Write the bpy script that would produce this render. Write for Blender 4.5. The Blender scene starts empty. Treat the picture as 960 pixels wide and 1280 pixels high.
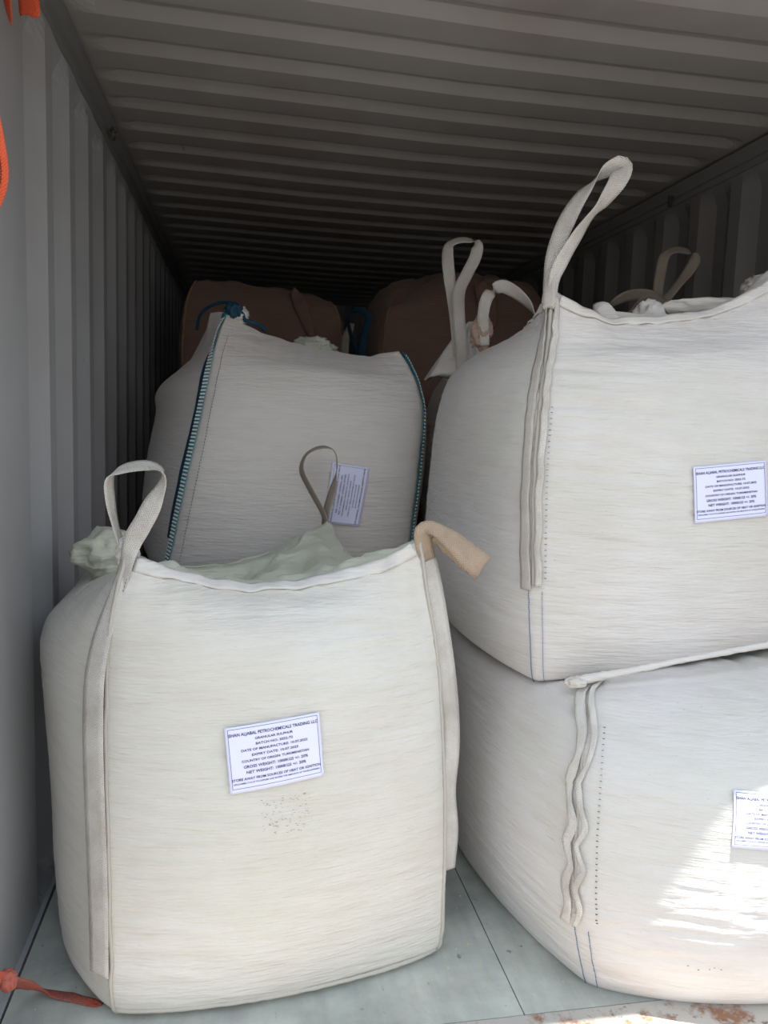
import bpy, bmesh, math, random
import numpy as np
from mathutils import Vector, Matrix, noise
from mathutils.bvhtree import BVHTree
random.seed(7)
C = bpy.context.scene.collection

# ------------------------------------------------------------------ camera
psi, th, ph, F = 0.18431952, 0.11359417, 0.03479231, 960.71794
f_ = np.array([math.sin(psi)*math.cos(th), math.cos(psi)*math.cos(th), -math.sin(th)])
r_ = np.array([math.cos(psi), -math.sin(psi), 0.0]); u_ = np.cross(r_, f_)
RT = math.cos(ph)*r_ + math.sin(ph)*u_; UP = -math.sin(ph)*r_ + math.cos(ph)*u_
CAM = np.array([0.0, 0.0, 1.29])
cd = bpy.data.cameras.new('camera'); cam = bpy.data.objects.new('camera', cd); C.objects.link(cam)
cam.matrix_world = Matrix(((RT[0], UP[0], -f_[0], CAM[0]), (RT[1], UP[1], -f_[1], CAM[1]),
                           (RT[2], UP[2], -f_[2], CAM[2]), (0, 0, 0, 1)))
cd.sensor_fit = 'VERTICAL'; cd.sensor_height = 36.0; cd.lens = F/1280*36.0
cd.clip_start = 0.02; cd.clip_end = 200
bpy.context.scene.camera = cam

# ------------------------------------------------------------------ world, sun, exposure
w = bpy.data.worlds.new('sky'); bpy.context.scene.world = w; w.use_nodes = True
nt = w.node_tree; nt.nodes.clear()
wo = nt.nodes.new('ShaderNodeOutputWorld'); bg = nt.nodes.new('ShaderNodeBackground')
tc = nt.nodes.new('ShaderNodeTexCoord'); sx = nt.nodes.new('ShaderNodeSeparateXYZ'); rp = nt.nodes.new('ShaderNodeValToRGB')
nt.links.new(tc.outputs['Generated'], sx.inputs[0]); nt.links.new(sx.outputs['Z'], rp.inputs[0])
cr = rp.color_ramp.elements; cr.new(0.35)
for e_, p_, c_ in zip(cr, (0.0, 0.30, 0.95), ((0.50, 0.48, 0.46, 1), (0.83, 0.88, 0.96, 1), (0.74, 0.87, 1.04, 1))): e_.position = p_; e_.color = c_
nt.links.new(rp.outputs[0], bg.inputs[0]); bg.inputs[1].default_value = 1.80
nt.links.new(bg.outputs[0], wo.inputs[0])
sd = bpy.data.lights.new('sun', 'SUN'); sd.energy = 12.0; sd.angle = math.radians(0.6); sd.color = (1.0, 0.97, 0.92)
sun = bpy.data.objects.new('sun', sd); C.objects.link(sun)
sun.rotation_euler = Vector((0.02, 0.125, -1.0)).to_track_quat('-Z', 'Y').to_euler()
vs = bpy.context.scene.view_settings
vs.view_transform = 'Standard'; vs.look = 'None'; vs.gamma = 1.0; vs.use_curve_mapping = False
vs.exposure = 0.16
bpy.context.scene.cycles.max_bounces = 10; bpy.context.scene.cycles.diffuse_bounces = 6

# ------------------------------------------------------------------ helpers
def ray(x, y): return RT*((x-480)/F) - UP*((y-640)/F) + f_
def at(x, y, Y): d = ray(x, y); return CAM + d*Y/d[1]
def onz(x, y, z): d = ray(x, y); return CAM + d*(z-CAM[2])/d[2]
def A3(*a): return np.array(a, float)

def link(o, parent=None):
    C.objects.link(o)
    if parent is not None:
        o.parent = parent; o.matrix_parent_inverse = parent.matrix_world.inverted()
    return o
def mesh(name, verts, faces, mat, parent=None, smooth=True, uv=None, origin=None):
    v = np.asarray(verts, float)
    og = np.zeros(3)
    if parent is not None: og = np.array(parent['_loc']) if '_loc' in parent else np.array(parent.location)
    elif origin is not None: og = np.asarray(origin, float)
    me = bpy.data.meshes.new(name); me.from_pydata([tuple(p) for p in (v-og)], [], [tuple(int(i) for i in f) for f in faces])
    if uv is not None:
        l = me.uv_layers.new(name='UVMap')
        idx = np.empty(len(me.loops), int); me.loops.foreach_get('vertex_index', idx)
        l.data.foreach_set('uv', np.asarray(uv, float)[idx].ravel())
    me.materials.append(mat)
    if smooth: me.polygons.foreach_set('use_smooth', [True]*len(me.polygons))
    o = bpy.data.objects.new(name, me); C.objects.link(o)
    if parent is not None: o.parent = parent
    else: o.location = tuple(og)
    return o
def empty(name, loc, label, cat, group=None):
    o = bpy.data.objects.new(name, None); C.objects.link(o); o.location = tuple(loc); o.empty_display_size = .1
    return tag(o, label, cat, group)
def tag(o, label, cat, group=None, kind=None):
    o['label'] = label; o['category'] = cat
    if group: o['group'] = group
    if kind: o['kind'] = kind
    return o
def struct(o): o['kind'] = 'structure'; return o

class MB:
    def __init__(s): s.v = []; s.f = []
    def box(s, a, b):
        n = len(s.v); (x0, y0, z0), (x1, y1, z1) = a, b
        s.v += [(x0,y0,z0),(x1,y0,z0),(x1,y1,z0),(x0,y1,z0),(x0,y0,z1),(x1,y0,z1),(x1,y1,z1),(x0,y1,z1)]
        s.f += [[n+i for i in q] for q in ((3,2,1,0),(4,5,6,7),(0,1,5,4),(1,2,6,5),(2,3,7,6),(3,0,4,7))]
        return s
    def add(s, v, f):
        n = len(s.v); s.v += [tuple(p) for p in v]; s.f += [[n+i for i in q] for q in f]; return s
    def build(s, name, mat, parent=None, smooth=False, origin=None): return mesh(name, s.v, s.f, mat, parent, smooth, origin=origin)

def catmull(P, n):
    """P (k,d) control rows -> n rows, spaced evenly along the curve"""
    P = np.asarray(P, float); k = len(P)
    t = np.linspace(0, k-1, max(n*6, k*12)); i = np.clip(t.astype(int), 0, k-2); f = (t-i)[:, None]
    p0 = P[np.maximum(i-1, 0)]; p1 = P[i]; p2 = P[i+1]; p3 = P[np.minimum(i+2, k-1)]
    q = .5*((2*p1)+(-p0+p2)*f+(2*p0-5*p1+4*p2-p3)*f**2+(-p0+3*p1-3*p2+p3)*f**3)
    s = np.concatenate([[0], np.cumsum(np.linalg.norm(np.diff(q[:, :3], axis=0), axis=1))])
    r = np.linspace(0, s[-1], n)
    return np.stack([np.interp(r, s, q[:, j]) for j in range(q.shape[1])], 1)

def ribbon(name, rows, mat, parent, thick=.003, n=None, nw=5, curl=0.0, fray=0.0, bump=0.0):
    """rows: (x,y,z, wx,wy,wz, width): a strip of webbing with thickness"""
    R = np.asarray(rows, float)
    L = np.linalg.norm(np.diff(R[:, :3], axis=0), axis=1).sum()
    n = n or max(12, int(L/.008))
    R = catmull(R, n)
    p = R[:, :3]; wd = R[:, 3:6]; wid = R[:, 6]
    t = np.gradient(p, axis=0); t /= np.linalg.norm(t, axis=1)[:, None]+1e-9
    wd = wd - (wd*t).sum(1)[:, None]*t; wd /= np.linalg.norm(wd, axis=1)[:, None]+1e-9
    nn = np.cross(t, wd)
    V = []; UV = []
    s = np.concatenate([[0], np.cumsum(np.linalg.norm(np.diff(p, axis=0), axis=1))])
    for i in range(n):
        for side in (1, -1):
            for j in range(nw):
                a = j/(nw-1)-.5
                e = (abs(a)*2)**2
                off = a*wid[i]
                if fray and i in (0, n-1): off += random.uniform(-fray, fray)
                h = side*thick*.5*(1-.5*e) + curl*e*wid[i]
                if bump: h += bump*noise.noise(Vector((s[i]*22, a*1.5, 3.1)))
                V.append(p[i]+wd[i]*off+nn[i]*h + (t[i]*random.uniform(-fray, fray) if fray and i in (0, n-1) else 0))
                UV.append((s[i], a*wid[i]))
    m = 2*nw; Fc = []
    for i in range(n-1):
        a, b = i*m, (i+1)*m
        for j in range(nw-1):
            Fc.append((a+j, a+j+1, b+j+1, b+j)); Fc.append((a+nw+j+1, a+nw+j, b+nw+j, b+nw+j+1))
        Fc.append((a+nw, a, b, b+nw)); Fc.append((a+nw-1, a+m-1, b+m-1, b+nw-1))
    for a, fl in ((0, 1), ((n-1)*m, 0)):
        for j in range(nw-1):
            q = (a+j, a+nw+j, a+nw+j+1, a+j+1); Fc.append(q if fl else q[::-1])
    return mesh(name, V, Fc, mat, parent, uv=UV)

def tube(name, pts, r, mat, parent=None, n=None, k=8, rough=0.0, obj=True):
    P = np.asarray(pts, float)
    if P.shape[1] == 3: P = np.hstack([P, np.full((len(P), 1), r)])
    L = np.linalg.norm(np.diff(P[:, :3], axis=0), axis=1).sum(); n = n or max(8, int(L/.01))
    P = catmull(P, n); p = P[:, :3]; rr = P[:, 3]
    t = np.gradient(p, axis=0); t /= np.linalg.norm(t, axis=1)[:, None]+1e-9
    a = np.cross(t[0], [0.3, 0.2, 1.0]); a /= np.linalg.norm(a)
    V = []; Fc = []
    for i in range(n):
        a = a-t[i]*a.dot(t[i]); a /= np.linalg.norm(a); b = np.cross(t[i], a)
        for j in range(k):
            q = 2*math.pi*j/k; rad = rr[i]
            if rough: rad *= 1+rough*noise.noise(Vector((i*.7, j*1.3, 2.2)))
            V.append(p[i]+(a*math.cos(q)+b*math.sin(q))*rad)
    for i in range(n-1):
        for j in range(k): Fc.append((i*k+j, i*k+(j+1) % k, (i+1)*k+(j+1) % k, (i+1)*k+j))
    Fc.append(list(range(k))[::-1]); Fc.append([(n-1)*k+j for j in range(k)])
    if not obj: return V, Fc
    return mesh(name, V, Fc, mat, parent)

def crumple(name, loc, size, mat, parent, seed=0, amp=.35, freq=2.2, sub=4):
    bm = bmesh.new(); bmesh.ops.create_icosphere(bm, subdivisions=sub, radius=1)
    for v in bm.verts:
        q = v.co.copy(); d = 0
        for k, a in ((1, 1), (2.1, .5), (4.3, .28)):
            d += a*(1-2*abs(noise.noise(q*freq*k+Vector((seed*7.1, seed, 0)))))
        v.co = q*(1+amp*(d-.8))
    V = [np.array(v.co)*np.array(size)+np.array(loc) for v in bm.verts]; Fc = [[v.index for v in f.verts] for f in bm.faces]
    bm.free(); return mesh(name, V, Fc, mat, parent)

def cloth_ear(name, base, rx, ry, apex, mat, parent, seed=0, folds=5):
    """a corner of slack cloth pulled up to a point, pleated towards the top"""
    base = np.array(base); apex = np.array(apex); n, m = 48, 22; V = []
    for i in range(m):
        t = i/(m-1); c = base+(apex-base)*t; sc = (1-t)**.85*.93+.07
        for j in range(n):
            a = 2*math.pi*j/n
            f = 1+(.05+.30*t)*math.sin(a*folds+seed+2.2*t)+.12*noise.noise(Vector((math.cos(a)*1.6, math.sin(a)*1.6, t*3+seed)))
            V.append(c+A3(math.cos(a)*rx*sc*f, math.sin(a)*ry*sc*f, .012*math.sin(a*3+seed)*(1-t)))
    Fc = [(i*n+j, i*n+(j+1) % n, (i+1)*n+(j+1) % n, (i+1)*n+j) for i in range(m-1) for j in range(n)]
    Fc.append([(m-1)*n+j for j in range(n)]); Fc.append([j for j in range(n)][::-1])
    return mesh(name, V, Fc, mat, parent)

# ------------------------------------------------------------------ materials
def mat(name, base=(.5,.5,.5), rough=.7, **kw):
    m = bpy.data.materials.new(name); m.use_nodes = True
    b = m.node_tree.nodes['Principled BSDF']
    b.inputs['Base Color'].default_value = (*base, 1); b.inputs['Roughness'].default_value = rough
    b.inputs['Specular IOR Level'].default_value = kw.get('spec', .3)
    if 'metal' in kw: b.inputs['Metallic'].default_value = kw['metal']
    return m
class NB:
    def __init__(s, m): s.t = m.node_tree; s.b = s.t.nodes['Principled BSDF']
    def n(s, kind, **kw):
        q = s.t.nodes.new(kind)
        for k, v in kw.items():
            if k.startswith('_'): setattr(q, k[1:], v)
            else: q.inputs[k.replace('__', ' ')].default_value = v
        return q
    def l(s, a, b): s.t.links.new(a, b)
    def coord(s, scale=(1,1,1), out='Object', rot=(0,0,0)):
        c = s.n('ShaderNodeTexCoord'); mp = s.n('ShaderNodeMapping'); mp.inputs['Scale'].default_value = scale; mp.inputs['Rotation'].default_value = rot
        s.l(c.outputs[out], mp.inputs[0]); return mp.outputs[0]
    def noise(s, scale, detail=4, rough=.55, vec=None, dist=0):
        q = s.n('ShaderNodeTexNoise', Scale=scale, Detail=detail, Roughness=rough, Distortion=dist)
        if vec is not None: s.l(vec, q.inputs['Vector'])
        return q.outputs['Fac']
    def ramp(s, fac, *stops):
        q = s.n('ShaderNodeValToRGB'); e = q.color_ramp.elements
        while len(e) < len(stops): e.new(.5)
        for el, (p, c) in zip(e, stops): el.position = p; el.color = (*c, 1) if len(c) == 3 else c
        s.l(fac, q.inputs[0]); return q.outputs[0]
    def mix(s, fac, a, b, mode='MIX'):
        q = s.n('ShaderNodeMix', _data_type='RGBA', _blend_type=mode)
        for i, v in ((0, fac), (6, a), (7, b)):
            if hasattr(v, 'links'): s.l(v, q.inputs[i])
            else: q.inputs[i].default_value = v if i == 0 else (*v, 1)
        return q.outputs[2]
    def bump(s, h, strength, dist, prev=None):
        q = s.n('ShaderNodeBump', Strength=strength, Distance=dist); s.l(h, q.inputs['Height'])
        if prev is not None: s.l(prev, q.inputs['Normal'])
        return q.outputs[0]

def fabric(name, base, dirt, green=(.5,.52,.42), dirt_amt=.45, patch=None):
    m = mat(name, base, .72, spec=.22); B = NB(m)
    g = lambda v: (v, v, v)
    big = B.noise(2.2, 5, .6, B.coord())
    streak = B.noise(3.0, 5, .6, B.coord((2, 2, 14)))
    c = B.mix(B.ramp(big, (.42, g(0)), (.78, g(dirt_amt))), base, dirt)
    c = B.mix(B.ramp(streak, (.45, g(0)), (.8, g(.30))), c, tuple(x*.86 for x in dirt))
    c = B.mix(B.ramp(B.noise(1.7, 3, .5, B.coord((1, 1, 1), rot=(.4, .2, .9))), (.5, g(0)), (.75, g(.45))), c, green)
    specks = B.ramp(B.noise(95, 2, .5, B.coord((1, 1, 1.8))), (.735, g(0)), (.80, g(.35)))
    c = B.mix(specks, c, (.20, .16, .12))
    B.l(c, B.b.inputs['Base Color'])
    n1 = B.bump(B.noise(8, 5, .6, B.coord((1.2, 1.2, 11))), .7, .007)
    n2 = B.bump(B.noise(26, 3, .5, B.coord((1, 1, 7))), .65, .003, n1)
    n3 = B.bump(B.noise(420, 1, .5, B.coord((1, 1, .25))), .25, .0006, n2)
    B.l(n3, B.b.inputs['Normal'])
    B.b.inputs['Sheen Weight'].default_value = .15
    return m
def webbing(name, base, dark, amt=.5, spec=.3):
    m = mat(name, base, .6, spec=spec); B = NB(m)
    uvx = B.coord((1, 1, 1), 'UV')
    sep = B.n('ShaderNodeSeparateXYZ'); B.l(uvx, sep.inputs[0])
    ab = B.n('ShaderNodeMath', _operation='PINGPONG'); ab.inputs[1].default_value = .008; B.l(sep.outputs[1], ab.inputs[0])
    ad = B.n('ShaderNodeMath', _operation='ADD'); B.l(sep.outputs[0], ad.inputs[0]); B.l(ab.outputs[0], ad.inputs[1])
    mu = B.n('ShaderNodeMath', _operation='MULTIPLY'); mu.inputs[1].default_value = 2*math.pi/.0052; B.l(ad.outputs[0], mu.inputs[0])
    si = B.n('ShaderNodeMath', _operation='SINE'); B.l(mu.outputs[0], si.inputs[0])
    h = B.n('ShaderNodeMapRange'); h.inputs[1].default_value = -1; B.l(si.outputs[0], h.inputs[0])
    big = B.noise(9, 5, .65, B.coord())
    c = B.mix(B.ramp(big, (.4, (0,0,0)), (.7, (amt,)*3)), base, dark)
    fm = B.n('ShaderNodeMath', _operation='MULTIPLY'); fm.inputs[1].default_value = -.28; B.l(h.outputs[0], fm.inputs[0])
    fa = B.n('ShaderNodeMath', _operation='ADD'); fa.inputs[1].default_value = .28; B.l(fm.outputs[0], fa.inputs[0])
    c = B.mix(fa.outputs[0], c, tuple(x*.55 for x in dark))
    B.l(c, B.b.inputs['Base Color'])
    B.l(B.bump(h.outputs[0], .7, .0015), B.b.inputs['Normal'])
    return m

M = {}
M['white'] = fabric('woven_white', (.67, .648, .632), (.56, .49, .43))
M['cream'] = fabric('woven_cream', (.655, .638, .592), (.52, .465, .38), (.56, .565, .47))
M['grey'] = fabric('woven_grey', (.70, .67, .64), (.58, .53, .48), (.66, .645, .60))
M['tan'] = fabric('woven_tan', (.27, .17, .13), (.20, .125, .095), (.25, .165, .13))
M['green'] = fabric('liner_green', (.58, .60, .50), (.50, .48, .36), (.52, .58, .46))
M['web'] = webbing('webbing_cream', (.72, .69, .64), (.42, .38, .33), .7)
M['web_tan'] = webbing('webbing_tan', (.52, .40, .29), (.26, .20, .15), .6)
M['web_grey'] = webbing('webbing_grey', (.64, .61, .57), (.44, .39, .34), .7)
M['web_dark'] = webbing('webbing_taupe', (.42, .36, .29), (.24, .20, .16))
M['web_blue'] = webbing('webbing_blue', (.012, .07, .12), (.01, .04, .07))
M['seamcord'] = mat('seam_cord', (.46, .43, .38), .85)
M['hem'] = fabric('hem_cloth', (.67, .65, .62), (.52, .47, .40))
M['brownhem'] = mat('brown_edge', (.30, .20, .12), .85)
M['teal'] = mat('teal_tape', (.02, .22, .28), .6)
M['stitch_white'] = mat('white_thread', (.75, .80, .78), .7)
M['stitch_blue'] = mat('blue_thread', (.05, .13, .28), .7)
M['stitch_dark'] = mat('dark_thread', (.10, .09, .09), .8)
M['yellow'] = mat('yellow_tie', (.72, .78, .12), .5)
M['paper'] = mat('label_paper', (.72, .74, .95), .55)
M['ink'] = mat('label_ink', (.035, .035, .10), .6)
M['orange'] = webbing('webbing_orange', (.85, .13, .05), (.65, .10, .04), .5)
M['orange_dirty'] = webbing('webbing_orange_dirty', (.50, .10, .06), (.20, .13, .12), .9)
M['dots'] = mat('strap_dark_thread', (.10, .02, .02), .7)
def granule():
    m = mat('sulphur', (.60, .60, .26), .5); return m
M['sulphur'] = granule()
M['tan_knot'] = fabric('knot_cloth', (.42, .30, .24), (.28, .18, .13))
M['smudge'] = mat('smudge', (.22, .19, .15), .8)

def paint(name, base, rust=.25, scale=1.0, rough=.5):
    m = mat(name, base, rough, spec=.35); B = NB(m); g = lambda v: (v, v, v)
    c = B.mix(B.ramp(B.noise(1.6*scale, 4, .6, B.coord()), (.4, g(0)), (.75, g(.5))), base, tuple(x*.72 for x in base))
    c = B.mix(B.ramp(B.noise(.9*scale, 4, .6, B.coord((1, 1, .5), rot=(0, .3, .5))), (.52, g(0)), (.75, g(rust))), c, (.20, .12, .10))
    c = B.mix(B.ramp(B.noise(9*scale, 3, .6, B.coord()), (.74, g(0)), (.80, g(.8))), c, (.05, .03, .025))
    B.l(c, B.b.inputs['Base Color'])
    B.l(B.bump(B.noise(3, 3, .5, B.coord()), .3, .02), B.b.inputs['Normal'])
    return m
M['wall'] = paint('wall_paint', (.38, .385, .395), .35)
M['wall_right'] = paint('wall_paint_shaded', (.22, .215, .21), .4)  # same paint as the left wall, with this side's shade put into the base colour
M['roof'] = paint('roof_paint', (.36, .335, .32), .5)
M['rail'] = paint('rail_paint', (.22, .215, .21), .3)
def floor_mat():
    m = mat('plywood', (.2, .22, .2), .75, spec=.2); B = NB(m); g = lambda v: (v, v, v)
    c = B.mix(B.ramp(B.noise(2.6, 6, .65, B.coord()), (.35, g(0)), (.68, g(1))), (.31, .335, .31), (.60, .63, .56))
    c = B.mix(B.ramp(B.noise(2.0, 5, .6, B.coord((6, .6, 1))), (.48, g(0)), (.8, g(.6))), c, (.27, .26, .255))
    c = B.mix(B.ramp(B.noise(38, 3, .6, B.coord((1, .6, 1))), (.67, g(0)), (.74, g(.7))), c, (.12, .12, .115))
    c = B.mix(B.ramp(B.noise(5, 4, .7, B.coord((1, 1, 1), rot=(0, 0, 1))), (.56, g(0)), (.75, g(.5))), c, (.40, .36, .34))
    B.l(c, B.b.inputs['Base Color'])
    B.l(B.bump(B.noise(12, 6, .7, B.coord((1, .3, 1))), .4, .004), B.b.inputs['Normal'])
    return m
M['floor'] = floor_mat()
def sill_mat():
    m = mat('sill', (.6, .58, .52), .6); B = NB(m); g = lambda v: (v, v, v)
    c = B.mix(B.ramp(B.noise(9, 6, .7, B.coord()), (.50, g(0)), (.60, g(1))), (.46, .44, .40), (.28, .15, .09))
    c = B.mix(B.ramp(B.noise(22, 4, .7, B.coord()), (.58, g(0)), (.66, g(.8))), c, (.12, .07, .05))
    B.l(c, B.b.inputs['Base Color']); B.l(B.bump(B.noise(20, 5, .7, B.coord()), .5, .004), B.b.inputs['Normal']); return m
M['sill'] = sill_mat()
def ground_mat():
    m = mat('concrete', (.22, .20, .17), .9); B = NB(m); g = lambda v: (v, v, v)
    B.l(B.mix(B.noise(.8, 6, .6, B.coord()), (.165, .158, .145), (.14, .134, .122)), B.b.inputs['Base Color']); return m
M['ground'] = ground_mat()
M['steel'] = mat('worn_steel', (.12, .11, .10), .5, metal=.6)

# ------------------------------------------------------------------ container shell
XL, XR, YF, YB, ZC = -0.505, 1.845, 1.24, 7.20, 2.37
def prof(s, pitch, flat, slope, depth):
    q = s % pitch
    if q < flat: return 0.0
    if q < flat+slope: return depth*(q-flat)/slope
    if q < pitch-slope: return depth
    return depth*(pitch-q)/slope
def ss(a, b, x): t = min(1, max(0, (x-a)/(b-a))); return t*t*(3-2*t)
def side_wall(name, X, sgn):
    ys = [YF, 1.90]; y = 1.915
    while y < YB-.1:
        ys += [y, y+.068, y+.07+.068-.002, y+.136+.07+.001]; y += .2755
    ys = sorted(set([q for q in ys if q < YB]+[YB]))
    yy = []
    for a, b in zip(ys[:-1], ys[1:]): yy += [a, (a+b)/2]
    yy.append(YB)
    zz = [-.0, .03, .06, .1, .4, .8, 1.2, 1.6, 2.0, 2.16, 2.19, 2.215, 2.24, 2.26, 2.28, 2.30, 2.37]
    V = []; Fc = []
    for i, a in enumerate(yy):
        for z in zz:
            p = 0 if a < 1.912 else prof(a-1.915+.2755-.0, .2755, .07, .066, .036)
            p *= ss(2.30, 2.20, z)*ss(0.0, .06, z)
            V.append((X-sgn*p, a, z))
    nz = len(zz)
    for i in range(len(yy)-1):
        for j in range(nz-1):
            q = (i*nz+j, (i+1)*nz+j, (i+1)*nz+j+1, i*nz+j+1); Fc.append(q if sgn < 0 else q[::-1])
    mb = MB().add(V, Fc).box((min(X-sgn*.04, X-sgn*.06), YF, -.12), (max(X-sgn*.04, X-sgn*.06), YB, 2.55))
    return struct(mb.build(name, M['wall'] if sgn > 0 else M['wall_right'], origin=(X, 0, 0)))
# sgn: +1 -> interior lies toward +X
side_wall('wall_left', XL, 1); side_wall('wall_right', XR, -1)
# rear wall, corrugated
V = []; Fc = []; n = 0
x = XL
xs = np.arange(XL, XR+.001, .0336)
for i, a in enumerate(xs):
    for z in (0, 2.37): V.append((a, YB+prof(a-XL, .27, .07, .066, .036), z))
for i in range(len(xs)-1): Fc.append((2*i, 2*i+2, 2*i+3, 2*i+1))
struct(MB().add(V, Fc).box((XL-.06, YB+.05, -.12), (XR+.06, YB+.08, 2.55)).build('wall_back', M['wall'], origin=(0, YB, 0)))
# roof with corrugations running across
ys = list(np.arange(YF, YB+.01, .0215)); xs = [XL-.02, XL+.02, XL+.035, XL+.05, XL+.07, XL+.1, XL+.14, XL+.4, XL+.8, XL+1.175, XR-.8, XR-.4, XR-.14, XR-.1, XR-.07, XR-.05, XR-.035, XR-.02, XR+.02]
V = []; Fc = []; nx = len(xs)
for a in ys:
    for b in xs:
        p = prof(a-2.352+.2155*20+.02, .2155, .125, .034, .022)*ss(XL+.02, XL+.12, b)*ss(XR-.02, XR-.12, b)
        V.append((b, a, ZC+p-.012*ss(0, 1, 1-abs((b-(XL+XR)/2)/1.2))+.004*noise.noise(Vector((b*1.7, a*1.7, 4)))))
for i in range(len(ys)-1):
    for j in range(nx-1): Fc.append((i*nx+j, (i+1)*nx+j, (i+1)*nx+j+1, i*nx+j+1))
struct(MB().add(V, Fc).box((XL-.06, YF, ZC+.05), (XR+.06, YB+.08, ZC+.19)).build('ceiling', M['roof'], smooth=False, origin=(0, 0, ZC)))
# top side rails
for nm, X, s in (('trim_1', XL, 1), ('trim_2', XR, -1)):
    a, b = sorted((X-s*.05, X+s*.028))
    mb = MB().box((a, YF, 2.305), (b, YB, 2.358))
    a, b = sorted((X-s*.05, X+s*.012)); mb.box((a, YF, 2.282), (b, YB, 2.306))
    struct(mb.build(nm, M['rail']))
# bottom rails beside the boards
for nm, X, s in (('baseboard_left', XL, 1), ('baseboard_right', XR, -1)):
    a, b = sorted((X-s*.045, X+s*.012)); struct(MB().box((a, YF+.1, -.12), (b, YB, .0)).build(nm, M['wall']))
# floor boards
mb = MB(); bx = [XL+.017, .632, XR-.017]
for a, b in zip(bx[:-1], bx[1:]):
    y = 1.477
    for L in (2.4, 2.4, 1.2):
        y1 = min(y+L, YB); mb.box((a+.0015, y+.0015, -.028), (b-.0015, y1-.0015, 0)); y = y1
mb.box((XL-.04, 1.46, -.12), (XR+.04, YB, -.03))
struct(mb.build('floor', M['floor']))
struct(MB().box((XL-.06, YF-.02, -.12), (XR+.06, 1.4745, .0015)).build('trim_3', M['sill']))
# door frame: corner posts and header over the opening
mb = MB()
for a, b in ((XL-.07, XL+.015), (XR-.015, XR+.07)): mb.box((a, YF-.09, -.12), (b, YF+.05, 2.56))
mb.box((XL-.07, YF-.09, 2.30), (XR+.07, YF+.05, 2.56))
struct(mb.build('trim_4', M['rail']))
g = struct(MB().box((-30, -30, -.17), (30, 30, -.12)).build('ground', M['ground']))

# lashing rings on the side rails
def lashing_ring(loc, s, label):
    e = empty('lashing_ring', loc, label, 'lashing ring')
    a = [(loc[0], loc[1]+.018*math.cos(t), loc[2]-.014+.018*math.sin(t)) for t in np.linspace(0, 2*math.pi, 14)]
    tube('ring', a, .0045, M['steel'], e, n=40)
    MB().box((loc[0]-.012, loc[1]-.006, loc[2]-.006), (loc[0]+.012, loc[1]+.006, loc[2]+.012)).build('lug', M['steel'], e)
    return e
lashing_ring((XL+.036, 3.02, 2.300), 1, 'small dark steel lashing ring under the left roof rail')
lashing_ring((XR-.040, 3.18, 2.300), -1, 'small dark steel lashing ring under the right roof rail')

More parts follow.
